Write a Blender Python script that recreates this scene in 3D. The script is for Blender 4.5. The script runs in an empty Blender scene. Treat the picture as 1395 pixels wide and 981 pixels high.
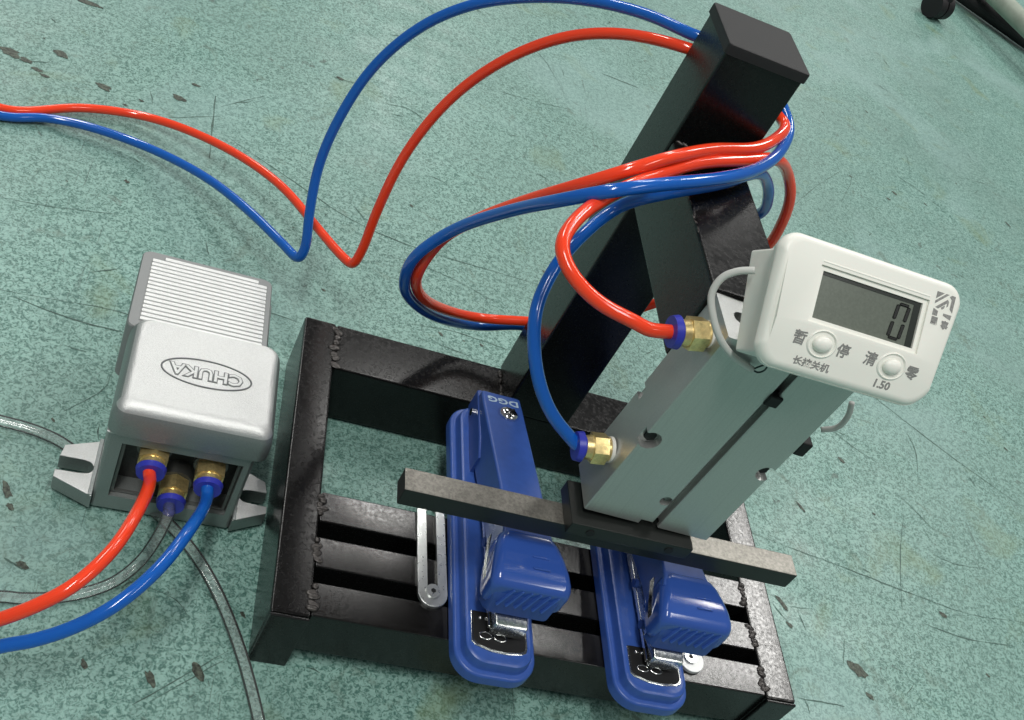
import bpy, bmesh, math, random
from mathutils import Matrix, Vector
random.seed(7)
S = 0.0006            # one drawing unit is 0.6 mm
sc = bpy.context.scene
COL = sc.collection

# ---------------------------------------------------------------- camera
cam_data = bpy.data.cameras.new("camera")
cam = bpy.data.objects.new("camera", cam_data); COL.objects.link(cam)
cam_data.sensor_width = 36.0
cam_data.lens = 38.06
cam_data.clip_start = 0.01; cam_data.clip_end = 60.0
CR = ((0.91577, -0.24712, -0.31669), (-0.05298, 0.70719, -0.70504), (0.39819, 0.66243, 0.63453))
cam.matrix_world = Matrix.Translation(Vector((-132.63, -430.22, 755.39)) * S) @ Matrix(CR).to_4x4()
cam_data.dof.use_dof = False
sc.camera = cam

# ---------------------------------------------------------------- light: a workshop under rows of ceiling tubes
world = bpy.data.worlds.new("World"); sc.world = world; world.use_nodes = True
bg = world.node_tree.nodes["Background"]
bg.inputs["Color"].default_value = (0.80, 0.88, 0.90, 1); bg.inputs["Strength"].default_value = 0.18
def ceiling_tube(x, y, sx, sy, watts, z=4000, col=(1.0, 0.985, 0.95)):
    d = bpy.data.lights.new("ceiling_lamp", 'AREA'); d.shape = 'RECTANGLE'
    d.size = sx * S; d.size_y = sy * S; d.energy = watts; d.color = col
    o = bpy.data.objects.new("ceiling_lamp", d); COL.objects.link(o); o.location = (x * S, y * S, z * S)
ceiling_tube(3680, 3120, 720, 1500, 29)
ceiling_tube(1250, 3480, 480, 800, 11)
ceiling_tube(2080, 2500, 55, 900, 5)
ceiling_tube(3060, 2450, 55, 800, 5)
ceiling_tube(-1500, 3700, 420, 2000, 26)
ceiling_tube(-900, -1200, 420, 2000, 38)
ceiling_tube(2300, -1600, 420, 2000, 16)
ceiling_tube(1300, 8200, 420, 2400, 32)
ceiling_tube(-1800, 7800, 420, 2400, 26)
ceiling_tube(4600, 8600, 420, 2400, 26)
sc.view_settings.view_transform = 'Standard'; sc.view_settings.look = 'None'
sc.view_settings.exposure = 0.0; sc.view_settings.gamma = 1.0
sc.render.engine = 'CYCLES'
sc.cycles.max_bounces = 10; sc.cycles.transparent_max_bounces = 12; sc.cycles.use_denoising = True

# ---------------------------------------------------------------- materials
def mat(name, base, rough=0.5, metal=0.0, spec=0.5, coat=0.0, trans=0.0, ior=1.45, sss=0.0,
        var=0.0, vscale=300, bump=0.0, bscale=900, rvar=0.0, speck=None, streak=None):
    m = bpy.data.materials.new(name); m.use_nodes = True
    N = m.node_tree.nodes; L = m.node_tree.links; b = N["Principled BSDF"]
    I = b.inputs
    I["Base Color"].default_value = (*base, 1); I["Roughness"].default_value = rough
    I["Metallic"].default_value = metal; I["Specular IOR Level"].default_value = spec
    I["Coat Weight"].default_value = coat; I["Coat Roughness"].default_value = 0.08
    I["Transmission Weight"].default_value = trans; I["IOR"].default_value = ior
    if sss:
        I["Subsurface Weight"].default_value = sss; I["Subsurface Radius"].default_value = (0.004, 0.002, 0.002)
    tc = N.new("ShaderNodeTexCoord")
    def noise(scale, detail=4, vec=None, rgh=0.6):
        n = N.new("ShaderNodeTexNoise"); n.inputs["Scale"].default_value = scale
        n.inputs["Detail"].default_value = detail; n.inputs["Roughness"].default_value = rgh
        L.new(vec or tc.outputs["Object"], n.inputs["Vector"]); return n.outputs["Fac"]
    def mapr(src, a, b_, c, d):
        n = N.new("ShaderNodeMapRange"); n.inputs[1].default_value = a; n.inputs[2].default_value = b_
        n.inputs[3].default_value = c; n.inputs[4].default_value = d; L.new(src, n.inputs[0]); return n.outputs[0]
    def mix(fac, c1, c2):
        n = N.new("ShaderNodeMix"); n.data_type = 'RGBA'
        L.new(fac, n.inputs[0])
        for k, c in ((6, c1), (7, c2)):
            if isinstance(c, tuple): n.inputs[k].default_value = (*c, 1)
            else: L.new(c, n.inputs[k])
        return n.outputs[2]
    col = None
    if var:
        lo = tuple(c * (1 - var) for c in base); hi = tuple(min(1, c * (1 + var)) for c in base)
        col = mix(mapr(noise(vscale), .35, .65, 0, 1), lo, hi)
    if speck:
        sscale, thr, scol = speck
        col = mix(mapr(noise(sscale, 3), thr, thr + .05, 0, 1), col or base, scol)
    if streak:
        # fine brushing or wear along one axis: (scale vector, low, high, colour)
        vec, lo_, hi_, scol = streak
        mp = N.new("ShaderNodeMapping"); mp.inputs["Scale"].default_value = vec
        L.new(tc.outputs["Object"], mp.inputs["Vector"])
        col = mix(mapr(noise(1.0, 5, mp.outputs[0], .65), lo_, hi_, 0, 1), col or base, scol)
    if col: L.new(col, I["Base Color"])
    if rvar: L.new(mapr(noise(vscale * 1.7, 4), .3, .7, max(0.02, rough - rvar), rough + rvar), I["Roughness"])
    if bump:
        bn = N.new("ShaderNodeBump"); bn.inputs["Strength"].default_value = bump; bn.inputs["Distance"].default_value = 0.0004
        L.new(noise(bscale, 4), bn.inputs["Height"]); L.new(bn.outputs[0], I["Normal"])
    return m

def floor_material():
    m = bpy.data.materials.new("mottled_green_vinyl"); m.use_nodes = True
    N = m.node_tree.nodes; L = m.node_tree.links; b = N["Principled BSDF"]
    tc = N.new("ShaderNodeTexCoord"); P = tc.outputs["Object"]
    def noise(scale, detail=2, dist=0.0, vec=None, rough=.5):
        n = N.new("ShaderNodeTexNoise"); n.inputs["Scale"].default_value = scale; n.inputs["Detail"].default_value = detail
        n.inputs["Distortion"].default_value = dist; n.inputs["Roughness"].default_value = rough
        L.new(vec or P, n.inputs["Vector"]); return n.outputs["Fac"]
    def mr(src, a, b_, c=0.0, d=1.0, smooth=False):
        n = N.new("ShaderNodeMapRange"); n.inputs[1].default_value = a; n.inputs[2].default_value = b_
        n.inputs[3].default_value = c; n.inputs[4].default_value = d
        if smooth: n.interpolation_type = 'SMOOTHSTEP'
        L.new(src, n.inputs[0]); return n.outputs[0]
    def mix(fac, c1, c2, mode='MIX'):
        n = N.new("ShaderNodeMix"); n.data_type = 'RGBA'; n.blend_type = mode
        if isinstance(fac, float): n.inputs[0].default_value = fac
        else: L.new(fac, n.inputs[0])
        for k, c in ((6, c1), (7, c2)):
            if isinstance(c, tuple): n.inputs[k].default_value = (*c, 1)
            else: L.new(c, n.inputs[k])
        return n.outputs[2]
    def mul(a, c):
        n = N.new("ShaderNodeMath"); n.operation = 'MULTIPLY'; L.new(a, n.inputs[0])
        if isinstance(c, float): n.inputs[1].default_value = c
        else: L.new(c, n.inputs[1])
        return n.outputs[0]
    worm = noise(390, 2.2, 1.4)
    c = mix(mr(worm, .36, .62, smooth=True), FLOOR_DARK, FLOOR_LIGHT)
    c = mix(mul(mr(noise(900, 2, .4), .50, .66), 0.45), c, FLOOR_PALE)
    c = mix(mul(mr(noise(270, 3, .9), .57, .70), 0.36), c, FLOOR_DEEP)
    # broad traffic film, yellowed patches
    c = mix(mul(mr(noise(7, 4), .42, .68), 0.30), c, (.15, .24, .21))
    c = mix(mul(mr(noise(16, 4, .6), .60, .78), 0.55), c, (.17, .22, .08))
    c = mix(mul(mr(noise(5, 5, 1.0), .50, .68), .42), c, (.28, .43, .41))
    c = mix(mul(mr(noise(34, 5, 1.5), .62, .74), .42), c, (.075, .10, .065))
    # fine hairline scratches: stretched noise in two directions
    for rot, sc_, lo, amt in ((0.9, (900, 22, 1), .66, .55), (-0.5, (700, 16, 1), .67, .55), (1.9, (1100, 30, 1), .69, .5), (.25, (260, 20, 1), .66, .35)):
        mp = N.new("ShaderNodeMapping"); mp.inputs["Rotation"].default_value = (0, 0, rot); mp.inputs["Scale"].default_value = sc_
        L.new(P, mp.inputs["Vector"])
        f = mr(noise(1.0, 3, .15, mp.outputs[0]), lo, lo + .05)
        f = mul(f, mr(noise(11 + rot, 2), .45, .62))
        c = mix(mul(f, amt), c, (.035, .06, .05))
    # small dark scuffs
    f = mul(mr(noise(60, 3, .8), .68, .73), mr(noise(9, 2), .46, .58))
    c = mix(mul(f, .6), c, (.05, .065, .05))
    f = mul(mr(noise(150, 3, 1.2), .69, .73), mr(noise(14, 2), .45, .6))
    c = mix(mul(f, .7), c, (.03, .05, .04))
    L.new(c, b.inputs["Base Color"])
    L.new(mr(noise(30, 4), .3, .7, .34, .50), b.inputs["Roughness"])
    b.inputs["Specular IOR Level"].default_value = .45
    bn = N.new("ShaderNodeBump"); bn.inputs["Strength"].default_value = .12; bn.inputs["Distance"].default_value = .0005
    L.new(noise(500, 3), bn.inputs["Height"]); L.new(bn.outputs[0], b.inputs["Normal"])
    return m
FLOOR_DARK = (.050, .145, .118); FLOOR_LIGHT = (.245, .425, .372); FLOOR_PALE = (.35, .52, .47); FLOOR_DEEP = (.040, .105, .085)

M = {}
M['floor'] = floor_material()
M['black'] = mat("glossy_black_paint", (.005, .0055, .0055), .24, spec=.42, var=.3, vscale=500, bump=.02, bscale=1300, rvar=.06)
M['black_top'] = mat("dusty_black_paint", (.0050, .0046, .0045), .24, spec=.30, bump=.045, bscale=900, rvar=.09, vscale=260,
                     speck=(900, .72, (.09, .08, .075)), streak=((260, 60, 60), .60, .85, (.014, .012, .011)))
M['lit_top'] = mat("lit_black_paint", (.020, .019, .018), .24, spec=.70, bump=.05, bscale=600, rvar=.10, vscale=300,
                    streak=((500, 45, 60), .50, .60, (.10, .096, .092)))  # right rail top painted paler: reflected lamp light put into the colour
M['slat'] = mat("black_flat_bar", (.0045, .0042, .004), .20, spec=.48, bump=.035, bscale=800, rvar=.07, vscale=300,
                speck=(600, .72, (.030, .028, .026)))
M['weld'] = mat("weld_metal", (.055, .050, .047), .25, metal=.4, var=.5, vscale=900, bump=.6, bscale=900)
M['cap'] = mat("black_plastic", (.020, .020, .021), .55, spec=.4, bump=.4, bscale=2200)
M['bar'] = mat("lit_dark_steel", (.24, .23, .205), .42, metal=.75, var=.22, vscale=700, bump=.12, bscale=1600, rvar=.06)  # bar top lighter than its sides: lamp light put into the colour
M['bar_side'] = mat("black_oxide", (.010, .012, .011), .40, spec=.5)
M['alu'] = mat("hard_anodised_aluminium", (.50, .51, .495), .34, metal=.74, streak=((1800, 1800, 9), .50, .80, (.44, .45, .44)), var=.05, vscale=1500, rvar=.04, bump=.12, bscale=3000)
M['dark'] = mat("dark_void", (.006, .006, .007), .6)
M['brass'] = mat("brass", (.82, .64, .30), .28, metal=.78, var=.15, vscale=600, bump=.15)
M['chrome'] = mat("chrome_plate", (.72, .72, .72), .10, metal=1.0, var=.1, vscale=500)
M['chrome_worn'] = mat("bright_steel", (.55, .57, .56), .22, metal=1.0, var=.12, vscale=600, rvar=.08)
M['zinc'] = mat("zinc_plated_steel", (.60, .62, .61), .30, metal=.9, var=.06, vscale=300, rvar=.04)
M['zinc_lit'] = mat("lit_zinc_plate", (.80, .81, .80), .45, metal=.35)  # paler zinc for the right strip, a lamp's reflection painted in
M['ptfe'] = mat("thread_tape", (.75, .74, .68), .6)
M['blue'] = mat("blue_plastic", (.038, .098, .370), .30, spec=.5, bump=.10, bscale=2600, var=.06, vscale=200)
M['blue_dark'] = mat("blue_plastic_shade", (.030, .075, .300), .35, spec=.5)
M['blue_gloss'] = mat("blue_glossy_head", (.032, .088, .360), .13, spec=.55, coat=.3)
M['collar'] = mat("violet_blue_collar", (.035, .045, .42), .30, sss=.05)
M['red_hose'] = mat("red_polyurethane", (.95, .065, .020), .13, spec=.55, sss=.30, coat=.25)
M['blue_hose'] = mat("blue_polyurethane", (.008, .112, .48), .13, spec=.55, sss=.25, coat=.25)
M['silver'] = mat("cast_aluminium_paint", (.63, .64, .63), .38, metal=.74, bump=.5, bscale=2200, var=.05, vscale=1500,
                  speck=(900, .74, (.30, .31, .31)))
M['silver_shade'] = mat("cast_aluminium_shade", (.31, .335, .33), .40, metal=.75, bump=.5, bscale=2200, var=.06, vscale=1500)  # darker copy of the cast paint: shade on the sides put into colour
M['ridge'] = mat("machined_ridge", (.80, .81, .80), .38, metal=.35, bump=.2, bscale=2500)
M['groove'] = mat("pedal_grey", (.27, .28, .28), .5, metal=.2, bump=.3, bscale=2200)
M['engraving'] = mat("engraved_line", (.16, .17, .17), .5, metal=.2)
M['cavity'] = mat("valve_inside", (.035, .034, .032), .45, metal=.3, bump=.4)
M['cavity_rim'] = mat("valve_inner_rim", (.13, .135, .13), .4, metal=.5)
M['white'] = mat("white_plastic", (.90, .90, .83), .36, spec=.45, sss=.06, bump=.08, bscale=2500)
M['white_cable'] = mat("white_cable_sheath", (.60, .61, .58), .42, spec=.4)
M['lcd'] = mat("lcd_glass", (.135, .155, .128), .22, spec=.5, var=.08, vscale=900)
M['lcd_shade'] = mat("lcd_recess_shade", (.018, .024, .020), .25)  # near-black colour for the shadow inside the screen recess
M['digit'] = mat("lcd_segment", (.006, .008, .007), .4)
M['print'] = mat("grey_print", (.27, .27, .26), .55, var=.25, vscale=1600)
M['text_white'] = mat("white_print", (.48, .62, .75), .5)
M['scratch'] = mat("dark_scratch", (.060, .115, .095), .55, var=.4, vscale=300)
M['stain'] = mat("dried_stain", (.056, .070, .052), .5, var=.75, vscale=520)
M['wire'] = mat("dark_wire", (.012, .03, .03), .4)
M['pale'] = mat("pale_painted_leg", (.30, .34, .28), .5, var=.1, vscale=60)
M['rubber'] = mat("dark_rubber", (.012, .010, .012), .6)
def clear_material():
    """thin clear tubing: see-through, denser towards its rims where the wall is seen edge-on"""
    m = bpy.data.materials.new("clear_tubing"); m.use_nodes = True
    N = m.node_tree.nodes; L = m.node_tree.links; N.remove(N["Principled BSDF"]); out = N["Material Output"]
    lw = N.new("ShaderNodeLayerWeight"); lw.inputs["Blend"].default_value = .5
    rp = N.new("ShaderNodeValToRGB"); e = rp.color_ramp.elements
    e[0].position = .60; e[0].color = (.985, .99, .99, 1); e[1].position = 1.0; e[1].color = (.72, .78, .76, 1)
    L.new(lw.outputs["Facing"], rp.inputs[0])
    t = N.new("ShaderNodeBsdfTransparent"); L.new(rp.outputs[0], t.inputs[0])
    d = N.new("ShaderNodeBsdfDiffuse"); d.inputs[0].default_value = (.90, .94, .92, 1)
    m1 = N.new("ShaderNodeMixShader"); m1.inputs[0].default_value = .07
    L.new(t.outputs[0], m1.inputs[1]); L.new(d.outputs[0], m1.inputs[2])
    g = N.new("ShaderNodeBsdfGlossy"); g.inputs["Roughness"].default_value = .09
    fr = N.new("ShaderNodeFresnel"); fr.inputs[0].default_value = 1.38
    m2 = N.new("ShaderNodeMixShader"); L.new(fr.outputs[0], m2.inputs[0])
    L.new(m1.outputs[0], m2.inputs[1]); L.new(g.outputs[0], m2.inputs[2]); L.new(m2.outputs[0], out.inputs["Surface"])
    return m
M['clear'] = clear_material()

# ---------------------------------------------------------------- helpers (all sizes in drawing units)
def empty(name, loc, label, cat, group=None, rot=(0, 0, 0)):
    o = bpy.data.objects.new(name, None); COL.objects.link(o)
    o.empty_display_size = 0.01
    o.location = Vector(loc) * S; o.rotation_euler = rot
    o['label'] = label; o['category'] = cat
    if group: o['group'] = group
    o['_org'] = list(loc)
    return o
def origin_of(parent):
    p = parent
    while p.parent is not None: p = p.parent
    return Vector(p['_org']) if '_org' in p.keys() else Vector((0, 0, 0))
def weight(o):
    md = o.modifiers.new("weighted", 'WEIGHTED_NORMAL'); md.keep_sharp = True; md.weight = 80
def link(name, bm, m, parent=None, local=False, smooth=False):
    """bm is in drawing units: world units unless local (then relative to the thing's own frame)."""
    if parent is not None and not local:
        bmesh.ops.translate(bm, verts=bm.verts, vec=-origin_of(parent))
    bmesh.ops.scale(bm, verts=bm.verts, vec=(S, S, S))
    bmesh.ops.recalc_face_normals(bm, faces=bm.faces)
    me = bpy.data.meshes.new(name); bm.to_mesh(me); bm.free()
    if smooth is True:
        for p in me.polygons: p.use_smooth = True
    elif smooth:
        try: me.shade_smooth(); me.set_sharp_from_angle(angle=math.radians(smooth))
        except Exception:
            for p in me.polygons: p.use_smooth = True
    for k in (m if isinstance(m, (list, tuple)) else [m]): me.materials.append(k)
    o = bpy.data.objects.new(name, me); COL.objects.link(o); o.parent = parent
    if smooth and smooth is not True: weight(o)
    return o
def add_box(bm, x0, x1, y0, y1, z0, z1, bev=0.0, seg=2, top_mat=None):
    r = bmesh.ops.create_cube(bm, size=1.0)
    vs = r['verts']
    for v in vs:
        v.co = Vector((x0 + (v.co.x + .5) * (x1 - x0), y0 + (v.co.y + .5) * (y1 - y0), z0 + (v.co.z + .5) * (z1 - z0)))
    if bev:
        es = list({e for v in vs for e in v.link_edges})
        bmesh.ops.bevel(bm, geom=es, offset=bev, segments=seg, profile=.5, affect='EDGES')
    return bm
def box(x0, x1, y0, y1, z0, z1, bev=0.0, seg=2):
    return add_box(bmesh.new(), x0, x1, y0, y1, z0, z1, bev, seg)
def top_second(o, thr=.8):
    """Upward faces take the second material slot (dusty tops, and tops with light put into their colour)."""
    for p in o.data.polygons:
        if p.normal.z > thr: p.material_index = 1
def add_cyl(bm, p0, p1, r, seg=24, r2=None, cap=True):
    p0, p1 = Vector(p0), Vector(p1); d = p1 - p0
    mt = Matrix.Translation((p0 + p1) / 2) @ d.to_track_quat('Z', 'Y').to_matrix().to_4x4()
    bmesh.ops.create_cone(bm, cap_ends=cap, segments=seg, radius1=r, radius2=r if r2 is None else r2, depth=d.length, matrix=mt)
    return bm
def cyl(p0, p1, r, seg=24, r2=None): return add_cyl(bmesh.new(), p0, p1, r, seg, r2)
def catmull(pts, n=8):
    P = [Vector(p) for p in pts]; P = [P[0] * 2 - P[1]] + P + [P[-1] * 2 - P[-2]]; out = []
    for i in range(1, len(P) - 2):
        p0, p1, p2, p3 = P[i - 1:i + 3]
        t0 = 0; t1 = t0 + max((p1 - p0).length, 1e-3) ** .5; t2 = t1 + max((p2 - p1).length, 1e-3) ** .5; t3 = t2 + max((p3 - p2).length, 1e-3) ** .5
        for k in range(n):
            t = t1 + (t2 - t1) * k / n
            a1 = p0 * ((t1 - t) / (t1 - t0)) + p1 * ((t - t0) / (t1 - t0)); a2 = p1 * ((t2 - t) / (t2 - t1)) + p2 * ((t - t1) / (t2 - t1))
            a3 = p2 * ((t3 - t) / (t3 - t2)) + p3 * ((t - t2) / (t3 - t2))
            b1 = a1 * ((t2 - t) / (t2 - t0)) + a2 * ((t - t0) / (t2 - t0)); b2 = a2 * ((t3 - t) / (t3 - t1)) + a3 * ((t - t1) / (t3 - t1))
            out.append(b1 * ((t2 - t) / (t2 - t1)) + b2 * ((t - t1) / (t2 - t1)))
    out.append(P[-2]); return out
def relax(path, k=2):
    for _ in range(k):
        path = [path[0]] + [path[i] * .5 + (path[i - 1] + path[i + 1]) * .25 for i in range(1, len(path) - 1)] + [path[-1]]
    return path
def add_tube(bm, path, r, seg=16, cap=True):
    n = len(path); tan = [(path[min(i + 1, n - 1)] - path[max(i - 1, 0)]).normalized() for i in range(n)]
    up = Vector((0, 0, 1)) if abs(tan[0].z) < .9 else Vector((1, 0, 0))
    nr = (up - tan[0] * up.dot(tan[0])).normalized(); rings = []
    for i in range(n):
        nr = (nr - tan[i] * nr.dot(tan[i])).normalized(); bi = tan[i].cross(nr)
        rings.append([bm.verts.new(path[i] + (nr * math.cos(2 * math.pi * k / seg) + bi * math.sin(2 * math.pi * k / seg)) * r) for k in range(seg)])
    for a, b in zip(rings, rings[1:]):
        for k in range(seg): bm.faces.new((a[k], a[(k + 1) % seg], b[(k + 1) % seg], b[k]))
    if cap: bm.faces.new(rings[0][::-1]); bm.faces.new(rings[-1])
    return bm
def rrect(x0, x1, y0, y1, r, n=6):
    out = []
    for cx, cy, a0 in ((x1 - r, y1 - r, 0), (x0 + r, y1 - r, 90), (x0 + r, y0 + r, 180), (x1 - r, y0 + r, 270)):
        for k in range(n + 1):
            a = math.radians(a0 + 90 * k / n); out.append((cx + r * math.cos(a), cy + r * math.sin(a)))
    return out
def loops(bm, rings, cap0=True, cap1=True):
    V = [[bm.verts.new(p) for p in ring] for ring in rings]
    for a, b in zip(V, V[1:]):
        n = len(a)
        for k in range(n): bm.faces.new((a[k], a[(k + 1) % n], b[(k + 1) % n], b[k]))
    if cap0: bm.faces.new(V[0][::-1])
    if cap1: bm.faces.new(V[-1])
    return bm
def prism(poly, z0, z1, bev=0.0):
    bm = loops(bmesh.new(), [[(x, y, z0) for x, y in poly], [(x, y, z1) for x, y in poly]])
    if bev:
        es = [e for e in bm.edges if all(abs(v.co.z - z1) < 1e-4 for v in e.verts)]
        bmesh.ops.bevel(bm, geom=es, offset=bev, segments=2, profile=.5, affect='EDGES')
    return bm
def cut(o, cutters):
    """Subtract the cutter meshes from o, bake the result and throw the cutters away."""
    tmp = []
    for bm in cutters:
        bmesh.ops.scale(bm, verts=bm.verts, vec=(S, S, S)); bmesh.ops.recalc_face_normals(bm, faces=bm.faces)
        me = bpy.data.meshes.new("tmp"); bm.to_mesh(me); bm.free()
        c = bpy.data.objects.new("tmp", me); COL.objects.link(c); c.parent = o.parent; tmp.append(c)
        md = o.modifiers.new("b", 'BOOLEAN'); md.operation = 'DIFFERENCE'; md.solver = 'EXACT'; md.object = c
    bpy.context.view_layer.update()
    dg = bpy.context.evaluated_depsgraph_get()
    me = bpy.data.meshes.new_from_object(o.evaluated_get(dg)); o.modifiers.clear(); o.data = me
    for c in tmp: bpy.data.objects.remove(c, do_unlink=True)
    for p in me.polygons: p.use_smooth = False
    return o
def text_mesh(name, body, size, depth, m, parent, M4, align='CENTER', sx=1.0, bold=0.0):
    cu = bpy.data.curves.new("t", 'FONT'); cu.body = body; cu.size = size * S; cu.extrude = depth * S
    cu.align_x = align; cu.align_y = 'CENTER'; cu.offset = bold * S; cu.resolution_u = 2
    t = bpy.data.objects.new("t", cu); COL.objects.link(t); bpy.context.view_layer.update()
    me = bpy.data.meshes.new_from_object(t.evaluated_get(bpy.context.evaluated_depsgraph_get()))
    bpy.data.objects.remove(t, do_unlink=True)
    A = M4.copy(); A.translation = A.translation * S
    me.transform(A @ Matrix.Diagonal((sx, 1, 1, 1))); me.materials.clear(); me.materials.append(m); me.name = name
    o = bpy.data.objects.new(name, me); COL.objects.link(o); o.parent = parent
    return o

# measured paths and floor marks, in drawing units
red = [(187.0, 63.5, 373.2), (173.0, 62.0, 371.0), (158.0, 60.0, 369.6), (146.4, 62.5, 370.4), (120.5, 66.2, 374.2), (99.3, 76.6, 381.5), (91.1, 91.9,
    388.1), (101.4, 117.6, 393.5), (130.4, 153.8, 397.8), (163.4, 183.3, 402.8), (199.6, 208.5, 410.0), (245.7, 235.2, 411.0), (277.9, 255.5, 410.0),
    (309.7, 280.0, 390.0), (330.8, 288.0, 366.1), (344.5, 295.0, 335.1), (352.5, 305.0, 299.1), (330.2, 330.0, 216.1), (304.8, 333.0, 183.6), (259.6,
    334.0, 139.8), (201.4, 334.0, 121.0), (158.9, 331.0, 112.0), (108.1, 296.0, 140.0), (72.0, 259.3, 180.0), (57.5, 241.6, 215.0), (63.5, 243.2,
    252.5), (78.3, 229.6, 292.0), (98.8, 205.5, 338.5), (118.8, 183.6, 377.8), (140.9, 180.3, 400.9), (170.6, 194.0, 414.0), (210.6, 222.3, 417.0),
    (249.7, 243.0, 418.0), (273.0, 264.6, 420.2), (291.8, 300.0, 420.8), (240.0, 331.0, 433.0), (200.3, 332.0, 434.2), (160.1, 361.8, 413.6), (124.5,
    384.5, 383.3), (89.5, 400.6, 336.3), (62.3, 410.4, 276.9), (45.3, 409.2, 208.8), (40.7, 401.6, 142.9), (40.8, 394.9, 100.8), (37.3, 393.5, 81.8),
    (28.3, 404.8, 77.3), (1.5, 450.7, 67.6), (-41.7, 519.4, 56.1), (-107.8, 584.3, 35.5), (-185.5, 624.7, 14.0), (-255.9, 611.4, 9.0), (-325.8, 565.9,
    9.0), (-420.0, 600.0, 12.0), (-600.0, 560.0, 15.0), (-720.0, 420.0, 16.0), (-720.0, 200.0, 18.0), (-600.0, 30.0, 25.0), (-400.0, -60.0, 40.0),
    (-192.1, -44.7, 62.0), (-172.0, -43.1, 78.0), (-152.7, -38.5, 94.0), (-134.4, -27.3, 106.0), (-117.6, -0.6, 110.0), (-107.3, 37.7, 102.0),
    (-101.9, 88.0, 77.6), (-104.0, 97.0, 77.0), (-104.0, 108.0, 77.0)]
blue = [(181.0, 67.0, 246.8), (170.0, 66.5, 245.4), (161.8, 70.4, 248.2), (141.4, 74.9, 261.9), (124.5, 84.0, 279.4), (113.0, 97.8, 298.5), (108.4,
    116.2, 316.6), (115.5, 140.4, 334.5), (134.1, 169.5, 349.3), (158.6, 194.1, 365.2), (175.8, 175.6, 399.0), (222.2, 205.4, 402.0), (263.5, 241.6,
    401.0), (286.5, 262.0, 387.0), (307.2, 278.0, 364.8), (323.0, 300.0, 331.1), (250.0, 332.0, 220.0), (245.4, 347.0, 105.4), (207.9, 348.0, 103.1),
    (167.5, 342.9, 92.0), (115.2, 307.3, 118.0), (73.8, 269.7, 160.0), (51.4, 243.5, 200.0), (47.8, 235.3, 235.0), (63.9, 228.8, 275.0), (84.0, 193.9,
    330.8), (100.3, 147.9, 385.6), (120.6, 138.8, 407.7), (155.7, 151.4, 417.2), (207.4, 183.0, 418.2), (253.5, 224.6, 414.9), (285.2, 268.0, 415.3),
    (294.5, 300.0, 421.9), (250.0, 333.0, 447.0), (204.5, 334.0, 444.8), (170.3, 366.5, 433.4), (130.1, 393.7, 415.2), (91.2, 418.7, 388.8), (52.7,
    438.1, 354.9), (21.0, 448.0, 313.8), (-3.9, 449.9, 261.0), (-17.2, 441.5, 205.6), (-21.3, 429.9, 156.0), (-16.8, 409.8, 113.9), (-11.3, 393.3,
    84.1), (-14.3, 391.0, 72.2), (-29.3, 410.3, 67.2), (-65.7, 461.9, 54.4), (-114.5, 518.3, 37.5), (-179.5, 566.6, 17.0), (-241.6, 578.1, 12.0),
    (-284.9, 575.9, 8.0), (-323.7, 559.1, 6.0), (-480.0, 560.0, 6.0), (-700.0, 500.0, 8.0), (-800.0, 380.0, 8.0), (-800.0, 160.0, 10.0), (-680.0,
    -50.0, 15.0), (-450.0, -150.0, 35.0), (-187.4, -58.8, 52.0), (-167.9, -52.9, 62.0), (-149.5, -49.7, 70.0), (-127.7, -42.7, 82.0), (-105.0, -28.9,
    96.0), (-85.1, -2.8, 104.0), (-70.4, 33.6, 100.0), (-58.3, 88.0, 69.6), (-59.5, 98.0, 71.0), (-59.5, 109.0, 71.0)]
clearA = [(-82.0, 108.0, 40.0), (-82.0, 97.0, 40.0), (-81.7, 86.0, 44.6), (-84.4, 76.1, 30.0), (-92.9, 59.7, 14.0), (-109.7, 40.7, 7.0), (-137.6,
    24.1, 7.0), (-166.2, 16.3, 7.0), (-180.7, 15.1, 7.0), (-224.8, 1.3, 7.0)]
clearB = [(-267.0, 176.9, 6.0), (-227.4, 171.9, 6.0), (-199.1, 170.2, 6.0), (-174.9, 164.0, 6.0), (-155.2, 152.6, 6.0), (-122.4, 132.6, 6.0), (-86.8,
    112.1, 6.0), (-57.6, 86.8, 6.0), (-31.1, 51.3, 6.0), (-8.3, 7.3, 6.0), (7.6, -32.3, 6.0), (20.0, -70.1, 6.0), (32.2, -111.0, 6.0)]
cable = [(194.6, 60.0, 435.6), (186.6, 62.0, 430.1), (180.1, 62.0, 422.0), (178.5, 58.0, 411.1), (183.6, 50.0, 401.4), (192.6, 43.0, 392.0), (207.4,
    42.0, 382.3), (226.5, 42.5, 375.5)]
wire1 = [(226.5, 42.5, 375.5), (228.3, 41.0, 380.7), (231.4, 40.0, 385.7), (234.7, 40.0, 389.0)]
wire2 = [(226.5, 42.5, 375.5), (231.1, 42.0, 375.0), (233.3, 41.0, 379.0), (232.3, 40.0, 386.0), (237.1, 40.0, 387.1)]
loopR = [(321.1, 62.0, 324.9), (328.8, 60.0, 332.6), (328.8, 60.0, 345.7), (324.8, 62.0, 356.3)]
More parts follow.
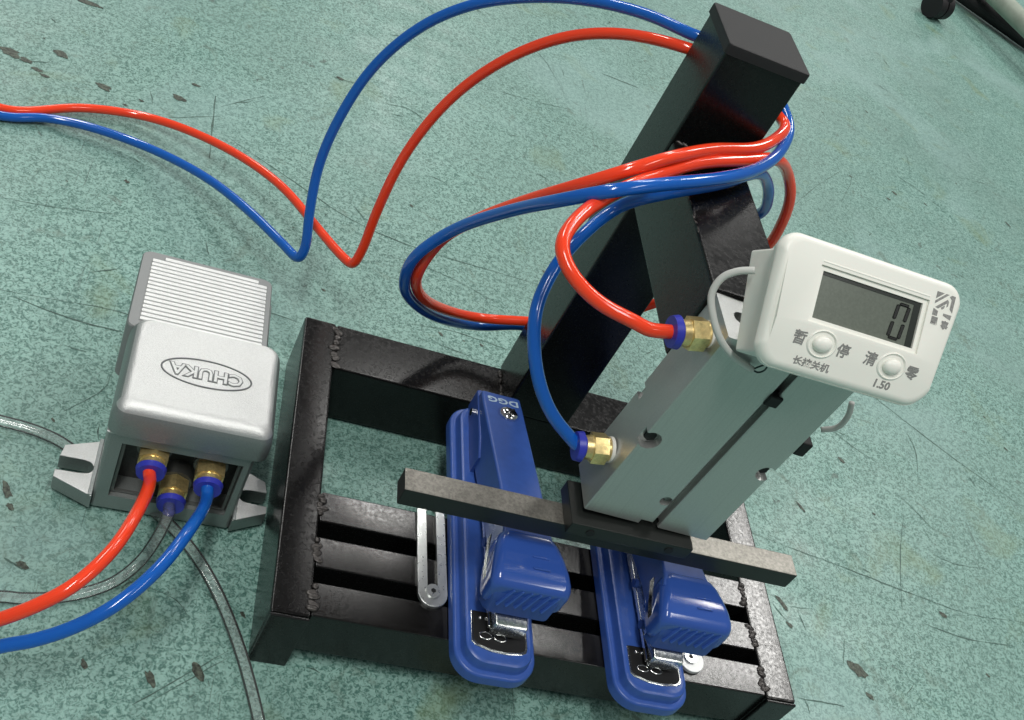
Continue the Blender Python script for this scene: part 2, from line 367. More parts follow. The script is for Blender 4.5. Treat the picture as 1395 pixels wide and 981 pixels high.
scratches = [([(719.2, 575.0), (800.7, 507.2), (880.1, 447.6), (970.6, 390.3)], 1.8), ([(1800.2, 2258.9), (1813.8, 2163.1), (1826.9, 2086.5)], 2.5),
    ([(-167.9, 655.3), (-114.1, 689.6)], 1.2), ([(-109.8, 658.0), (-27.6, 613.3), (53.9, 569.0), (125.5, 554.1), (198.8, 552.3), (289.4, 552.6)],
    1.6), ([(127.2, 422.8), (178.1, 429.1), (240.7, 422.8)], 1.4), ([(-247.0, 316.4), (-194.6, 307.4), (-152.5, 306.6)], 2), ([(-292.8, 443.8),
    (-253.6, 448.7), (-187.3, 465.9)], 1.2), ([(-179.5, 200.0), (-153.8, 233.9), (-150.1, 262.0)], 1.1), ([(-75.6, -48.2), (-44.1, -20.1), (-15.0,
    5.0)], 1.6), ([(-73.8, -52.4), (-42.3, -24.5), (-12.3, 1.8)], 1.0), ([(-82.7, 47.5), (-62.3, 41.9), (-44.7, 26.0)], 0.9), ([(502.8, 244.4),
    (547.3, 235.9), (602.1, 227.5), (657.7, 217.9), (723.7, 206.3), (792.6, 197.6), (875.7, 202.5)], 1.3), ([(754.7, 354.4), (773.6, 331.6), (792.1,
    309.1)], 1.3), ([(771.7, 272.9), (801.4, 266.3), (853.2, 270.5)], 1.1), ([(517.0, 156.7), (533.0, 134.4)], 1.3), ([(539.1, 156.0), (571.8,
    159.1)], 0.9), ([(518.4, 52.4), (573.6, 52.1)], 1.4), ([(765.5, 939.4), (833.2, 1022.6), (915.2, 1113.4)], 1.5), ([(879.7, 1004.5), (924.1,
    1078.8), (938.4, 1112.2)], 1.3), ([(1050.9, 1176.8), (1091.8, 1151.9), (1112.9, 1133.2)], 1.6), ([(1112.8, 1128.7), (1142.0, 1109.8)], 1.5),
    ([(1231.8, 1257.9), (1312.9, 1274.8), (1368.6, 1273.2)], 1.1), ([(1150.0, 1544.5), (1173.2, 1529.8)], 2.4), ([(1218.2, 1695.1), (1226.4, 1662.4)],
    2.4), ([(1401.9, 1937.8), (1412.8, 1920.1)], 3), ([(1069.6, 1628.3), (1079.0, 1616.0)], 2.8), ([(1121.5, 1285.7), (1103.8, 1204.0)], 1.0),
    ([(80.5, 834.6), (121.7, 840.9), (163.5, 794.0)], 1.3), ([(210.4, 971.5), (280.6, 974.2), (379.2, 992.2)], 1.0), ([(204.4, 1215.7), (242.0,
    1193.7)], 2), ([(13.5, 857.6), (58.9, 861.8)], 1.5), ([(448.3, 1143.2), (488.8, 1141.1), (516.1, 1139.7)], 3.0), ([(316.8, 1150.1), (340.3,
    1119.4), (370.3, 1028.5)], 0.9), ([(-323.8, 776.6), (-318.5, 771.6)], 3), ([(-97.2, 314.1), (-147.2, 330.4), (-260.5, 320.9)], 1.1), ([(-69.5,
    761.9), (-116.7, 708.8)], 1.2), ([(-125.5, 727.9), (-114.7, 603.7)], 2.6), ([(-98.0, 461.1), (-92.3, 442.2)], 2), ([(9.9, 379.7), (-35.6, 384.0)],
    1.0), ([(-186.9, 50.9), (-172.5, 44.5)], 2.4), ([(749.2, 325.5), (718.2, 255.6), (692.6, 183.3)], 1.2), ([(719.4, 170.3), (766.9, 163.1), (841.2,
    165.9)], 1.8), ([(599.3, 130.1), (587.2, 99.0)], 1.0), ([(90.7, 525.6), (161.6, 520.8), (242.7, 492.3)], 0.9), ([(160.7, 402.1), (194.5, 397.3)],
    1.2), ([(664.2, 464.4), (696.4, 425.2), (752.8, 393.9)], 1.0), ([(811.3, 471.6), (813.7, 447.2), (804.0, 408.1)], 2.2), ([(655.9, 227.1), (664.9,
    224.2)], 2.2), ([(892.5, 420.3), (897.0, 403.4)], 1.5)]
stains = [(-347.0, 684.7, 12.9, 9.2), (-327.8, 678.2, 7.6, 4.6), (-313.5, 667.0, 6.8, 4.0), (-297.3, 711.2, 9.1, 6.9), (-244.5, 674.4, 9.1, 6.9),
    (-304.2, 660.4, 6.1, 3.4), (-164.3, 699.6, 8.3, 5.8), (-216.2, 652.9, 3.0, 2.3), (21.4, 858.9, 6.1, 3.4), (-295.1, 835.9, 21.2, 4.6), (-189.3,
    521.4, 3.0, 2.9), (-201.8, 670.7, 3.0, 2.3), (-149.5, 736.4, 6.1, 2.9), (604.3, 96.3, 10.6, 10.3), (609.0, 68.5, 3.8, 4.6), (530.6, 157.7, 3.8,
    10.3), (532.8, 133.5, 3.8, 3.4), (1028.0, 1102.5, 4.6, 5.8), (1004.4, 1073.6, 4.6, 3.4), (1068.0, 1391.8, 3.0, 3.4), (932.8, 1104.9, 2.3, 3.4),
    (1097.6, 1103.7, 2.3, 4.6), (937.9, 1313.0, 1.9, 2.9), (1223.0, 1229.5, 3.0, 2.3), (680.1, 388.7, 3.8, 5.8), (751.9, 187.7, 4.6, 4.6), (990.9,
    495.9, 2.3, 3.4), (977.7, 551.5, 2.3, 2.3), (989.4, 766.0, 3.0, 4.6), (1309.5, 1144.3, 3.0, 9.2), (-184.5, 188.5, 1.5, 2.3), (-165.5, 131.5, 3.0,
    3.4), (-66.7, -26.8, 3.8, 6.9), (-113.9, -23.3, 2.3, 4.6), (-173.2, 47.5, 4.6, 3.4), (-200.8, 110.4, 3.8, 9.2), (-194.6, 96.4, 3.0, 3.4), (-7.8,
    38.4, 2.3, 3.4), (-34.1, -15.4, 4.6, 6.9), (28.7, 437.8, 2.3, 2.3), (124.4, 630.7, 2.3, 2.3), (488.2, 1344.2, 2.3, 2.3), (208.1, 419.2, 2.3, 2.3),
    (296.5, 580.1, 2.3, 2.3), (701.7, 313.6, 2.3, 2.3), (593.4, 296.8, 3.0, 6.9), (160.8, 419.2, 2.3, 3.4), (782.9, 120.2, 2.3, 2.3), (487.9, 391.9,
    2.3, 2.3)]
chair_pale = [(1591.6, 2692.1, 80.0), (1841.0, 1808.9, 80.0)]
chair_shade = [(1348.8, 2637.8, 28.0), (2068.4, 1975.2, 28.0)]

# ---------------------------------------------------------------- the floor
bm = bmesh.new()
fv = [bm.verts.new(p) for p in ((-9000, -6000, 0), (12000, -6000, 0), (12000, 16000, 0), (-9000, 16000, 0))]; bm.faces.new(fv)
floor = link('floor', bm, M['floor']); floor['kind'] = 'structure'
bm = bmesh.new()
for pl, w in scratches:
    P = catmull([(x, y, 0.35) for x, y in pl], 6)
    P = [p + Vector((random.uniform(-.5, .5), random.uniform(-.5, .5), 0)) for p in P]
    left, right = [], []
    for i, p in enumerate(P):
        t = (P[min(i + 1, len(P) - 1)] - P[max(i - 1, 0)]).normalized(); n = Vector((-t.y, t.x, 0))
        f = w * .5 * random.uniform(.35, 1.15) * (1 - .6 * abs(i / (len(P) - 1) * 2 - 1))
        left.append(bm.verts.new(p + n * f)); right.append(bm.verts.new(p - n * f))
    for i in range(len(P) - 1): bm.faces.new((left[i], left[i + 1], right[i + 1], right[i]))
for k in range(300):                         # short scuffs strewn over the vinyl
    a = random.choice((.5, .9, -.4, 1.8)) + random.gauss(0, .25); L_ = random.uniform(3, 16); w = random.uniform(.3, .9)
    c = Vector((random.uniform(-400, 1900), random.uniform(-120, 2400), .35)); t = Vector((math.cos(a), math.sin(a), 0)); n = Vector((-t.y, t.x, 0))
    bend = n * random.uniform(-2, 2)
    v = [bm.verts.new(q) for q in (c - t * L_, c + bend - n * w, c + t * L_, c + bend + n * w)]; bm.faces.new(v)
o = link('scratches', bm, M['scratch'], floor); o['kind'] = 'stuff'
bm = bmesh.new()
sp = list(stains)
for k in range(55): sp.append((random.uniform(-400, 1500), random.uniform(-120, 1700), random.uniform(.6, 1.7), random.uniform(.6, 2.0)))
for x, y, rx, ry in sp:
    n = 14; a0 = random.uniform(0, 6.28)
    v = []
    for k in range(n):
        a = 2 * math.pi * k / n; f = random.uniform(.62, 1.12)
        px, py = rx * f * math.cos(a), ry * f * math.sin(a)
        v.append(bm.verts.new((x + px - .5 * py, y + py, 0.5 )))
    bm.faces.new(v)
o = link('stains', bm, M['stain'], floor); o['kind'] = 'stuff'

# ---------------------------------------------------------------- welded stand
st = empty('steel_stand', (228, 158, 0), 'welded black steel stand with slatted base, tall capped post and short arm', 'stand')
H = 69.0
def bar_part(name, x0, x1, y0, y1, z0, z1, mats, bev=2.0, parent=st):
    o = link(name, box(x0, x1, y0, y1, z0, z1, bev), mats, parent, smooth=35)
    if len(mats) > 1: top_second(o)
    return o
bar_part('side_rail', 0, 30, 3, 317.5, 0, H, [M['black'], M['black_top']], 2.4)
bar_part('side_rail', 427.2, 457.2, 3, 317.5, 0, H, [M['black'], M['lit_top']], 2.4)
for x in (0, 427.2):
    bar_part('end_cap', x + .4, x + 29.6, 0, 2.98, .3, H - .8, [M['black']], 1.0)
bar_part('cross_rail', 30.3, 426.9, 260, 317, 3, H - .2, [M['black'], M['black_top']], 2.2)
for y0, y1 in ((4.7, 34.1), (47.7, 75.5), (90.3, 119.8)):
    bar_part('slat', 30.3, 426.9, y0, y1, 19.5, H - .15, [M['black'], M['slat']], 1.4)
# post and arm
post = bar_part('post', 196.1, 262.0, 258.3, 318.9, H - .1, 474, [M['black']], 2.6)
cap = link('post_cap', prism(rrect(194.6, 263.5, 256.6, 320.6, 3, 3), 472.5, 480.6, 1.6), M['cap'], st, smooth=30)
bar_part('arm', 197.0, 259.4, 88.6, 258.2, 329, 394.4, [M['black'], M['black_top']], 2.6)
# weld seams: overlapping ripples of melted metal
def weld(p0, p1, w, n, name='weld_seam', h=1.3):
    bm = bmesh.new(); p0, p1 = Vector(p0), Vector(p1)
    for k in range(n):
        c = p0.lerp(p1, (k + .5 + random.uniform(-.3, .3)) / n) + Vector((random.uniform(-1, 1), random.uniform(-.6, .6), 0)) * w * .16
        r = bmesh.ops.create_uvsphere(bm, u_segments=10, v_segments=6, radius=1)
        d = (p1 - p0).normalized(); a = math.atan2(d.y, d.x) + random.uniform(-.75, .75)
        m4 = Matrix.Translation(c) @ Matrix.Rotation(a, 4, 'Z') @ Matrix.Diagonal(((p1 - p0).length / n * .62, w * random.uniform(.28, .66), h * random.uniform(.5, 1.5), 1))
        bmesh.ops.transform(bm, matrix=m4, verts=r['verts'])
    return link(name, bm, M['weld'], st, smooth=True)
for x in (30.5, 426.8):
    for y0, y1 in ((4.7, 34.1), (47.7, 75.5), (90.3, 119.8)):
        weld((x, y0 + 4, H), (x, y1 - 2, H), 8.5, 5)
    weld((x, 263, H), (x, 314, H), 10, 8)
weld((196.3, 262, H), (196.3, 315, H), 5, 8); weld((261.8, 262, H), (261.8, 315, H), 4, 8)
weld((199, 257.6, 394.2), (257, 257.6, 394.2), 3.5, 9)
weld((198.4, 150, 393.4), (198.4, 205, 393.4), 2.2, 8, h=.7)

# ---------------------------------------------------------------- pneumatic cylinder with its push bar
cy = empty('pneumatic_cylinder', (245, 60, 167), 'grey aluminium pneumatic cylinder bolted upright to the stand arm, carrying a long push bar', 'air cylinder')
prof = [(192.8, 46.5), (247.6, 46.5), (248.4, 47.3), (248.4, 50), (246, 50.6), (246, 56), (257, 56), (257, 50.6), (254.6, 50), (254.6, 47.3), (255.4, 46.5),
        (298, 46.5), (298.8, 47.3), (298.8, 87.8), (298.0, 88.5), (192.8, 88.5), (192, 87.8), (192, 47.3)]
body = link('body', prism(prof, 202, 390), M['alu'], cy)
def U(bm):
    bmesh.ops.translate(bm, verts=bm.verts, vec=-origin_of(cy)); return bm
cut(body, [U(cyl((197.5, 40, 286), (197.5, 53, 286), 8.2, 28)), U(cyl((293.6, 40, 286), (293.6, 53, 286), 7.2, 28)),
           U(box(238, 253, 40, 53, 198, 206.5)), U(cyl((243.6, 40, 232), (243.6, 55, 232), 4.8, 22)),
           U(box(188, 195.5, 80, 92, 289, 299)), U(cyl((207, 70, 380), (207, 70, 395), 5.5, 20))])
link('slot_screw', box(247.6, 258, 44.6, 53.5, 347.5, 357, 1.0), M['dark'], cy)
link('proximity_switch', box(298.2, 307, 46, 58, 312, 325, 1.0), M['dark'], cy)
link('bolt_head', cyl((198.5, 52.8, 286), (198.5, 50.6, 286), 4.6, 6), M['dark'], cy)
link('bolt_head', cyl((293.2, 52.8, 286), (293.2, 50.6, 286), 4.2, 6), M['dark'], cy)
# the cylinder is bolted on a little out of plumb
piv = Vector((245, 60, 202)) - origin_of(cy)
lean = Matrix.Translation(piv * S) @ Matrix.Rotation(math.radians(2.4), 4, 'Y') @ Matrix.Translation(-piv * S)
for o in list(cy.children): o.data.transform(lean)
for x in (222, 268):
    link('piston_rod', cyl((x, 66, 196), (x, 66, 203), 7, 20), M['chrome'], cy, smooth=35)
ep = link('end_plate', box(184.3, 286, 35.8, 76.2, 185.1, 198.4, 1.2), M['bar_side'], cy, smooth=35)
for x in (202, 268):
    link('plate_bolt', cyl((x, 35.9, 191.6), (x, 35.2, 191.6), 3.4, 12), M['dark'], cy)
bar = link('push_bar', box(60.9, 391.3, 43.9, 63.9, 167.2, 185.0, .9), [M['bar_side'], M['bar']], cy, smooth=35)
top_second(bar)
def fitting(parent, base, axis, name='push_in_fitting'):
    """Brass hex body with a blue release collar; base is the seat, axis points outwards."""
    b = Vector(base); a = Vector(axis).normalized()
    f = link(name, add_cyl(add_cyl(bmesh.new(), b, b + a * 5, 8.6, 28), b + a * 4.6, b + a * 15.5, 11.6, 6), M['brass'], parent, smooth=25)
    link('ring', cyl(b + a * 15.3, b + a * 20.5, 9.2, 28, 8.4), M['brass'], f, smooth=30)
    link('collar', add_cyl(add_cyl(bmesh.new(), b + a * 20.3, b + a * 23, 8.0, 28), b + a * 22.6, b + a * 27.2, 11.2, 32, 10.4), M['collar'], f, smooth=30)
    link('thread_tape', cyl(b + a * -.5, b + a * 2.0, 9.6, 24), M['ptfe'], f, smooth=30)
    return f
fitting(cy, (199.6, 64.8, 375.2), (-1, -.11, -.15)); fitting(cy, (193.8, 67.6, 248.6), (-1, -.05, -.13))

# ---------------------------------------------------------------- digital counter on top of the cylinder
TILT = math.radians(46)
ct = empty('digital_counter', (202.1, 35.7, 391), 'white plastic digital counter with LCD and two buttons, propped tilted on the cylinder top', 'counter', rot=(TILT, 0, 0))
D = 45.0
outl = rrect(-11, 120.5, -4.5, 73, 12, 7)
def taper(p, z, ins):
    x, y = p; cx, cyy = 53.2, 34.0
    if y < 22: x = x + (6.0 if x < cx else -6.0) * ((22 - y) / 26.0)
    if y < 10 and (x < 12 or x > 95):   # tighter lower corners
        y = y - 2.0
    x = cx + (x - cx) * (1 - ins / 64.0); y = cyy + (y - cyy) * (1 - ins / 38.0)
    dz = 0
    if z > 33 and y < 22: dz = -(22 - y) * (.30 if z > 37.5 else .1)
    return (x, y, z + dz)
rings = [[taper(p, z, i) for p in outl] for z, i in ((27, 8), (30, 4.0), (32.5, 1.4), (36, .2), (38, 0), (D - 5, 0), (D - 2.2, .9), (D - .6, 2.4), (D, 4.5))]
bm = loops(bmesh.new(), rings)
housing = link('housing', bm, M['white'], ct, local=True)
# the crease between the display half and the button half: split the front cap along it
me = housing.data; b2 = bmesh.new(); b2.from_mesh(me)
fc = max(b2.faces, key=lambda f: f.calc_area()); bmesh.ops.delete(b2, geom=[f for f in b2.faces if len(f.verts) == len(outl) and f.calc_center_median().z > 36 * S], context='FACES_ONLY')
b2.verts.ensure_lookup_table()
topring = [v for v in b2.verts if any(len(e.link_faces) == 1 for e in v.link_edges) and v.co.z > 33 * S]
hi = sorted([v for v in topring if v.co.y >= 21.0 * S], key=lambda v: math.atan2(v.co.y - 22 * S, v.co.x - 53 * S))
lo = sorted([v for v in topring if v.co.y < 21.0 * S], key=lambda v: math.atan2(v.co.y - 22 * S, v.co.x - 53 * S))
rR, rL = hi[0], hi[-1]
if rR.co.x < rL.co.x: rR, rL = rL, rR
q1 = b2.verts.new((112 * S, 21.5 * S, D * S)); q2 = b2.verts.new((-4.5 * S, 22 * S, D * S))
try:
    b2.faces.new([q1] + hi + [q2]); b2.faces.new([q2] + lo + [q1])
    b2.faces.new([hi[-1], lo[0], q2]); b2.faces.new([lo[-1], hi[0], q1])
except Exception as ex: print('cap', ex)
bmesh.ops.recalc_face_normals(b2, faces=b2.faces); b2.to_mesh(me); b2.free()
cut(housing, [box(16.5, 95.5, 24.5, 58.5, D - 1.6, D + 5, 0), box(19.5, 92.5, 27.3, 55.6, D - 4, D + 5, 0)])
housing.data.shade_smooth(); housing.data.set_sharp_from_angle(angle=math.radians(38)); weight(housing)
bm = loops(bmesh.new(), [[(x, y, z) for x, y in ((0, .3), (109, .3), (109, 63), (-6, 63))] for z in (0, 34.5)])
bmesh.ops.bevel(bm, geom=list(bm.edges), offset=1.6, segments=3, profile=.5, affect='EDGES')
link('rear_box', bm, M['white'], ct, local=True, smooth=35)
link('screen', box(19.8, 92.2, 27.6, 55.3, D - 5.5, D - 3.1), M['lcd'], ct, local=True)
bd = bmesh.new()
add_box(bd, 19.8, 92.2, 53.4, 55.3, D - 3.1, D - 2.8); add_box(bd, 87.5, 92.2, 27.6, 53.4, D - 3.1, D - 2.8)
link('screen_shade', bd, M['lcd_shade'], ct, local=True)  # dark bands at top and right paint the recess's inner shadow
dg = bmesh.new()
def segbox(x0, x1, y0, y1): add_box(dg, x0, x1, y0, y1, D - 3.05, D - 2.7, .5, 1)
segbox(77.0, 83.6, 50.4, 52.2); segbox(77.0, 83.6, 29.2, 31.0)
for yy0, yy1 in ((41.6, 50.6), (30.8, 39.8)):
    segbox(75.2, 77.6, yy0, yy1); segbox(83.0, 85.4, yy0, yy1)
for v in dg.verts: v.co.x += (v.co.y - 40) * .13 - 1.0
link('digit', dg, M['digit'], ct, local=True)
# raised groove line over the window
link('window_lip', box(17, 95, 60.2, 61.2, D - .5, D + .35, .3), M['white'], ct, local=True)
def button(x, y):
    bm = bmesh.new(); rr = []
    z0 = D - (22 - y) * .30
    for r, z in ((9.6, .0), (9.4, .5), (8.8, .9), (8.2, .6), (7.9, -.5)):
        rr.append([(x + r * math.cos(a * math.pi / 14) * 1.08, y + r * .88 * math.sin(a * math.pi / 14), z0 + z + .30 * (r * .88 * math.sin(a * math.pi / 14))) for a in range(28)])
    link('button_ring', loops(bm, rr, True, True), M['white'], ct, local=True, smooth=40)
    bm = bmesh.new(); bmesh.ops.create_uvsphere(bm, u_segments=24, v_segments=12, radius=1)
    bmesh.ops.transform(bm, matrix=Matrix.Translation((x, y, z0 + .4)) @ Matrix.Rotation(math.radians(17), 4, 'X') @ Matrix.Diagonal((6.6, 5.0, 3.6, 1)), verts=bm.verts)
    link('button', bm, M['white'], ct, local=True, smooth=True)
button(30.8, 14.0); button(81.8, 13.4)
def label_text(s, x, y, size, sx=1.0, bold=.08):
    z = D + .12 - max(0, 22 - y) * .30
    rx = math.radians(17) if y < 20 else 0
    text_mesh('lettering', s, size, .12, M['print'], ct, Matrix.Translation((x, y, z)) @ Matrix.Rotation(rx, 4, 'X'), sx=sx, bold=bold)
label_text('暂', 15.2, 13.6, 9.0, 1, .2); label_text('停', 46.2, 13.2, 9.0, 1, .2)
label_text('清', 66.0, 13.6, 9.0, 1, .2); label_text('零', 97.2, 12.6, 9.0, 1, .2)
label_text('长按关机', 29.5, 1.0, 5.6, 1.15, .12); label_text('1.50', 80.5, 1.4, 7.0, 1.05, .2)
# printed emblem: grey square crossed by pale chevrons, two characters under it
lg = bmesh.new()
def quad(pts, z=D + .1):
    v = [lg.verts.new((99.3 + (x - 98) * .93, 50.5 + (y - 43) * .78, z)) for x, y in pts]; lg.faces.new(v)
quad([(98, 62), (104, 62), (98, 56)]); quad([(98, 54.5), (105.5, 62), (108, 62), (98, 52)]); quad([(110, 62), (113.2, 62), (113.2, 48.5), (110.5, 51.2), (110.5, 58.5), (108.5, 60.5)])
quad([(99, 49.6), (107.5, 58), (108.8, 56.5), (108.8, 52.9), (107.6, 51.7), (107.6, 55), (101.5, 49)]); quad([(98, 48.5), (98, 43), (102, 43), (102, 47.2)])
quad([(103.4, 50.3), (106.2, 53), (106.2, 50.6), (104.6, 49)]); quad([(106.5, 46.6), (113.2, 46.8), (112.8, 42.8), (106.5, 44.8)])
link('emblem', lg, M['print'], ct, local=True)
label_text('圆', 101.8, 47.2, 4.9, 1, .2); label_text('事', 110.0, 46.2, 5.4, 1, .2)
# mount, cable, wires
link('mount_bracket', prism([(16, 2), (92, 2), (92, 26), (16, 26)], -12, .2), M['alu'], ct, local=True)
def cable_bm(pts, r, seg=12):
    return add_tube(bmesh.new(), relax(catmull(pts, 8)), r, seg)
def into(parent, bm):
    """world units to the tilted local frame"""
    mw = (Matrix.Translation(Vector(parent['_org'])) @ Matrix.Rotation(parent.rotation_euler.x, 4, 'X')).inverted()
    bmesh.ops.transform(bm, matrix=mw, verts=bm.verts); return bm
link('cable', into(ct, cable_bm(cable, 2.3)), M['white_cable'], ct, local=True, smooth=True)
link('cable', into(ct, cable_bm(loopR, 2.1)), M['white_cable'], ct, local=True, smooth=True)
link('wire', into(ct, cable_bm(wire1, .6, 8)), M['wire'], ct, local=True, smooth=True)
link('wire', into(ct, cable_bm(wire2, .6, 8)), M['wire'], ct, local=True, smooth=True)

# ---------------------------------------------------------------- staplers
def make_stapler(loc, yaw, label):
    t = empty('stapler', loc, label, 'stapler', 'blue staplers side by side on the slats', rot=(0, 0, yaw))
    W, L = 33.6, 269.0
    def ring(i, z):
        return [(x, y, z) for x, y in rrect(-W + i, W - i, i, L - i, 22 - i * .8, 9)]
    base = link('base', loops(bmesh.new(), [ring(1.4, 0), ring(0, 1.4), ring(0, 9.5), ring(.5, 11), ring(1.8, 11.9), ring(4.6, 12.2), ring(5.4, 13.2), ring(5.8, 18.8), ring(6.4, 20.8), ring(8.0, 21.8), ring(10, 22)]),
                M['blue'], t, local=True, smooth=40)
    # anvil plate: dark steel inlay with a bright rim
    pl = [(-22, 48), (-22, 23.5), (-19.5, 20.6), (-8, 17.2), (4, 16.6), (16, 18.4), (19.6, 20.5), (20.6, 24), (20.6, 48)]
    rim = [(x * 1.075, 48 + (y - 48) * 1.06) for x, y in pl]
    link('anvil_rim', prism(rim, 21.9, 22.9, .3), M['chrome_worn'], t, local=True)
    an = link('anvil_plate', prism(pl, 22, 23.3, .2), M['dark'], t, local=True)
    bm = bmesh.new()
    for x in (-12.6, -.6):
        tor = [Vector((x + 4.9 * math.cos(a * math.pi / 10), 27.2 + 3.0 * math.sin(a * math.pi / 10), 23.9)) for a in range(21)]
        add_tube(bm, tor, .75, 8, False)
    link('crimp_groove', bm, M['chrome'], an, local=True, smooth=True)
    for x in (-16.5, -11.5):
        bm = bmesh.new()
        r = bmesh.ops.create_uvsphere(bm, u_segments=10, v_segments=6, radius=1.7); bmesh.ops.translate(bm, verts=r['verts'], vec=(x, 42, 23.4))
        link('rivet', bm, M['chrome'], an, local=True, smooth=True)
    # magazine
    def loft(secs, r, n=4, rb=1.0):
        rg = []
        for y, xc, hw, zt, zb in secs:
            rr = min(r, hw * .9, (zt - zb) * .45)
            q = []
            for px, pz in rrect(xc - hw, xc + hw, zb, zt, rr, n): q.append((px, y, pz))
            rg.append(q)
        return loops(bmesh.new(), rg)
    mg = link('magazine', loft([(27, 2, 12.5, 41, 27.5), (28.5, 1.5, 13.2, 42, 27), (60, 0, 13.4, 49, 29), (150, 0, 13.4, 44, 25), (232, 0, 13.4, 38, 21)], 1.6, 2), M['chrome_worn'], t, local=True, smooth=35)
    link('staple_guide', box(-13.9, -12.9, 30, 130, 30, 33.5, .3), M['chrome'], mg, local=True)
    for y in (62, 104):
        link('rivet', cyl((-16.5, y, 36), (-13, y, 36), 4.0, 16), M['blue_dark'], mg, local=True, smooth=35)
    # rear bracket that carries the pivot
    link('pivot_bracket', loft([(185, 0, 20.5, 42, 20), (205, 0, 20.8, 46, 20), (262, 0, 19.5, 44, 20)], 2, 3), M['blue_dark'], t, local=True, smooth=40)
    link('pivot_pin', cyl((-22.6, 243, 34), (22.6, 243, 34), 3.6, 18), M['chrome'], t, local=True, smooth=35)
    # handle and head
    hd = link('handle', loft([(257, 0, 17.6, 49.5, 24), (254.5, 0, 18.6, 51.2, 22), (240, 0, 19, 54, 22), (190, 0, 18.8, 64.5, 26), (132, .6, 18.6, 76, 36), (96, .8, 19.0, 80.5, 44), (80, .8, 21, 82.5, 47), (70, .9, 24, 83, 49)], 2.2, 4),
              M['blue'], t, local=True, smooth=40)
    head = link('head', loft([(86, .8, 19.5, 81, 52), (82, 1.2, 23, 83.4, 50), (76, 1.6, 26, 84.2, 49), (65, 2.2, 29.0, 84.6, 48), (54, 2.8, 31.2, 84.2, 48), (46, 3.0, 32.2, 82.9, 48.5), (41.5, 3.0, 32.2, 81.2, 49.5), (38.5, 3.0, 31.2, 79, 51), (37, 3.0, 30, 76.8, 53.5), (36.5, 3.0, 28, 74.8, 56)], 7.5, 6),
                M['blue_gloss'], t, local=True, smooth=60)
    bm = bmesh.new()
    for y in (52, 62):
        add_box(bm, 1.5, 15.5, y - .8, y + .8, 84.0, 85.4, .6)
    link('thumb_ridge', bm, M['blue_gloss'], head, local=True, smooth=40)
    # grille: dark sloped front under the lip with slanting fins
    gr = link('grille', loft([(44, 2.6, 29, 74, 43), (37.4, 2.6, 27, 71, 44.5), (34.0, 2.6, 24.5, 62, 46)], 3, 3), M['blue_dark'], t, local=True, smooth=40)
    for k in range(6):
        x = -16 + k * 7.2
        bm = bmesh.new()
        v = [bm.verts.new(p) for p in ((x + 5, 38.6, 74.5), (x + 6.3, 38.6, 74.5), (x + 6.3, 35.6, 74.5), (x + 5, 35.6, 74.5),
                                       (x - 3, 35.5, 58), (x - 1.7, 35.5, 58), (x - 1.7, 31.4, 59), (x - 3, 31.4, 59))]
        for f in ((0, 1, 2, 3), (7, 6, 5, 4), (0, 4, 5, 1), (1, 5, 6, 2), (2, 6, 7, 3), (3, 7, 4, 0)): bm.faces.new([v[i] for i in f])
        link('fin', bm, M['blue'], gr, local=True)
    # added bright strip standing in for a reflection in the head's side recess
    P = [Vector((-27.6 - 1.5 * math.sin(k / 10 * math.pi), 82 - 42 * k / 10, 72 - 14 * (k / 10) ** 1.2)) for k in range(11)]
    bm = bmesh.new()
    for a, b in zip(P, P[1:]):
        q = [bm.verts.new(a + Vector((0, 0, 3))), bm.verts.new(a - Vector((0, 0, 3))), bm.verts.new(b - Vector((0, 0, 3))), bm.verts.new(b + Vector((0, 0, 3)))]
        bm.faces.new(q)
    bmesh.ops.remove_doubles(bm, verts=bm.verts, dist=.01)
    bmesh.ops.solidify(bm, geom=bm.faces, thickness=.8)
    link('side_glint', bm, M['chrome_worn'], t, local=True)
    # screw in its recess, printed letters
    sl = math.atan2(64.5 - 54, 190 - 240)
    zt = lambda y: 54 + (240 - y) * (10.5 / 50)
    R4 = Matrix.Translation((3.5, 229.5, zt(229.5))) @ Matrix.Rotation(math.radians(-11.9), 4, 'X')
    bm = bmesh.new(); add_cyl(bm, (0, 0, -.6), (0, 0, .25), 10.4, 28); bmesh.ops.transform(bm, matrix=R4, verts=bm.verts)
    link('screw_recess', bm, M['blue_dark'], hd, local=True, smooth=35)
    bm = bmesh.new(); bmesh.ops.create_uvsphere(bm, u_segments=24, v_segments=12, radius=1)
    bmesh.ops.transform(bm, matrix=R4 @ Matrix.Diagonal((8.6, 8.6, 4.2, 1)), verts=bm.verts)
    scr = link('screw', bm, M['chrome'], hd, local=True, smooth=True)
    bm = bmesh.new(); add_box(bm, -5.4, 5.4, -.8, .8, 3.0, 4.3); bmesh.ops.transform(bm, matrix=R4 @ Matrix.Rotation(.6, 4, 'Z'), verts=bm.verts)
    link('screw_slot', bm, M['dark'], scr, local=True)
    text_mesh('lettering', 'DGG', 11.2, .15, M['text_white'], hd,
              Matrix.Translation((.6, 246.6, zt(246.6) + .25)) @ Matrix.Rotation(math.radians(-11.9), 4, 'X') @ Matrix.Rotation(math.pi, 4, 'Z'), sx=1.2, bold=.25)
    return t
s1 = make_stapler((171.2, -28.6, H), 0.0, 'blue stapler under the left half of the push bar, its rear screw in view')
def copy_tree(o, parent=None):
    c = o.copy(); COL.objects.link(c); c.parent = parent
    for ch in [k for k in o.children]: copy_tree(ch, c)
    return c
s2 = copy_tree(s1)
s2.location = Vector((305.4, -30.5, H)) * S; s2.scale = (1, .925, 1)
for o in s2.children:
    if o.name.split('.')[0] in ('head', 'grille', 'side_glint', 'handle'): o.location.x += (5.0 if not o.name.startswith('handle') else 3.0) * S
s2['label'] = 'blue stapler directly below the grey cylinder, its rear half hidden behind the push bar'

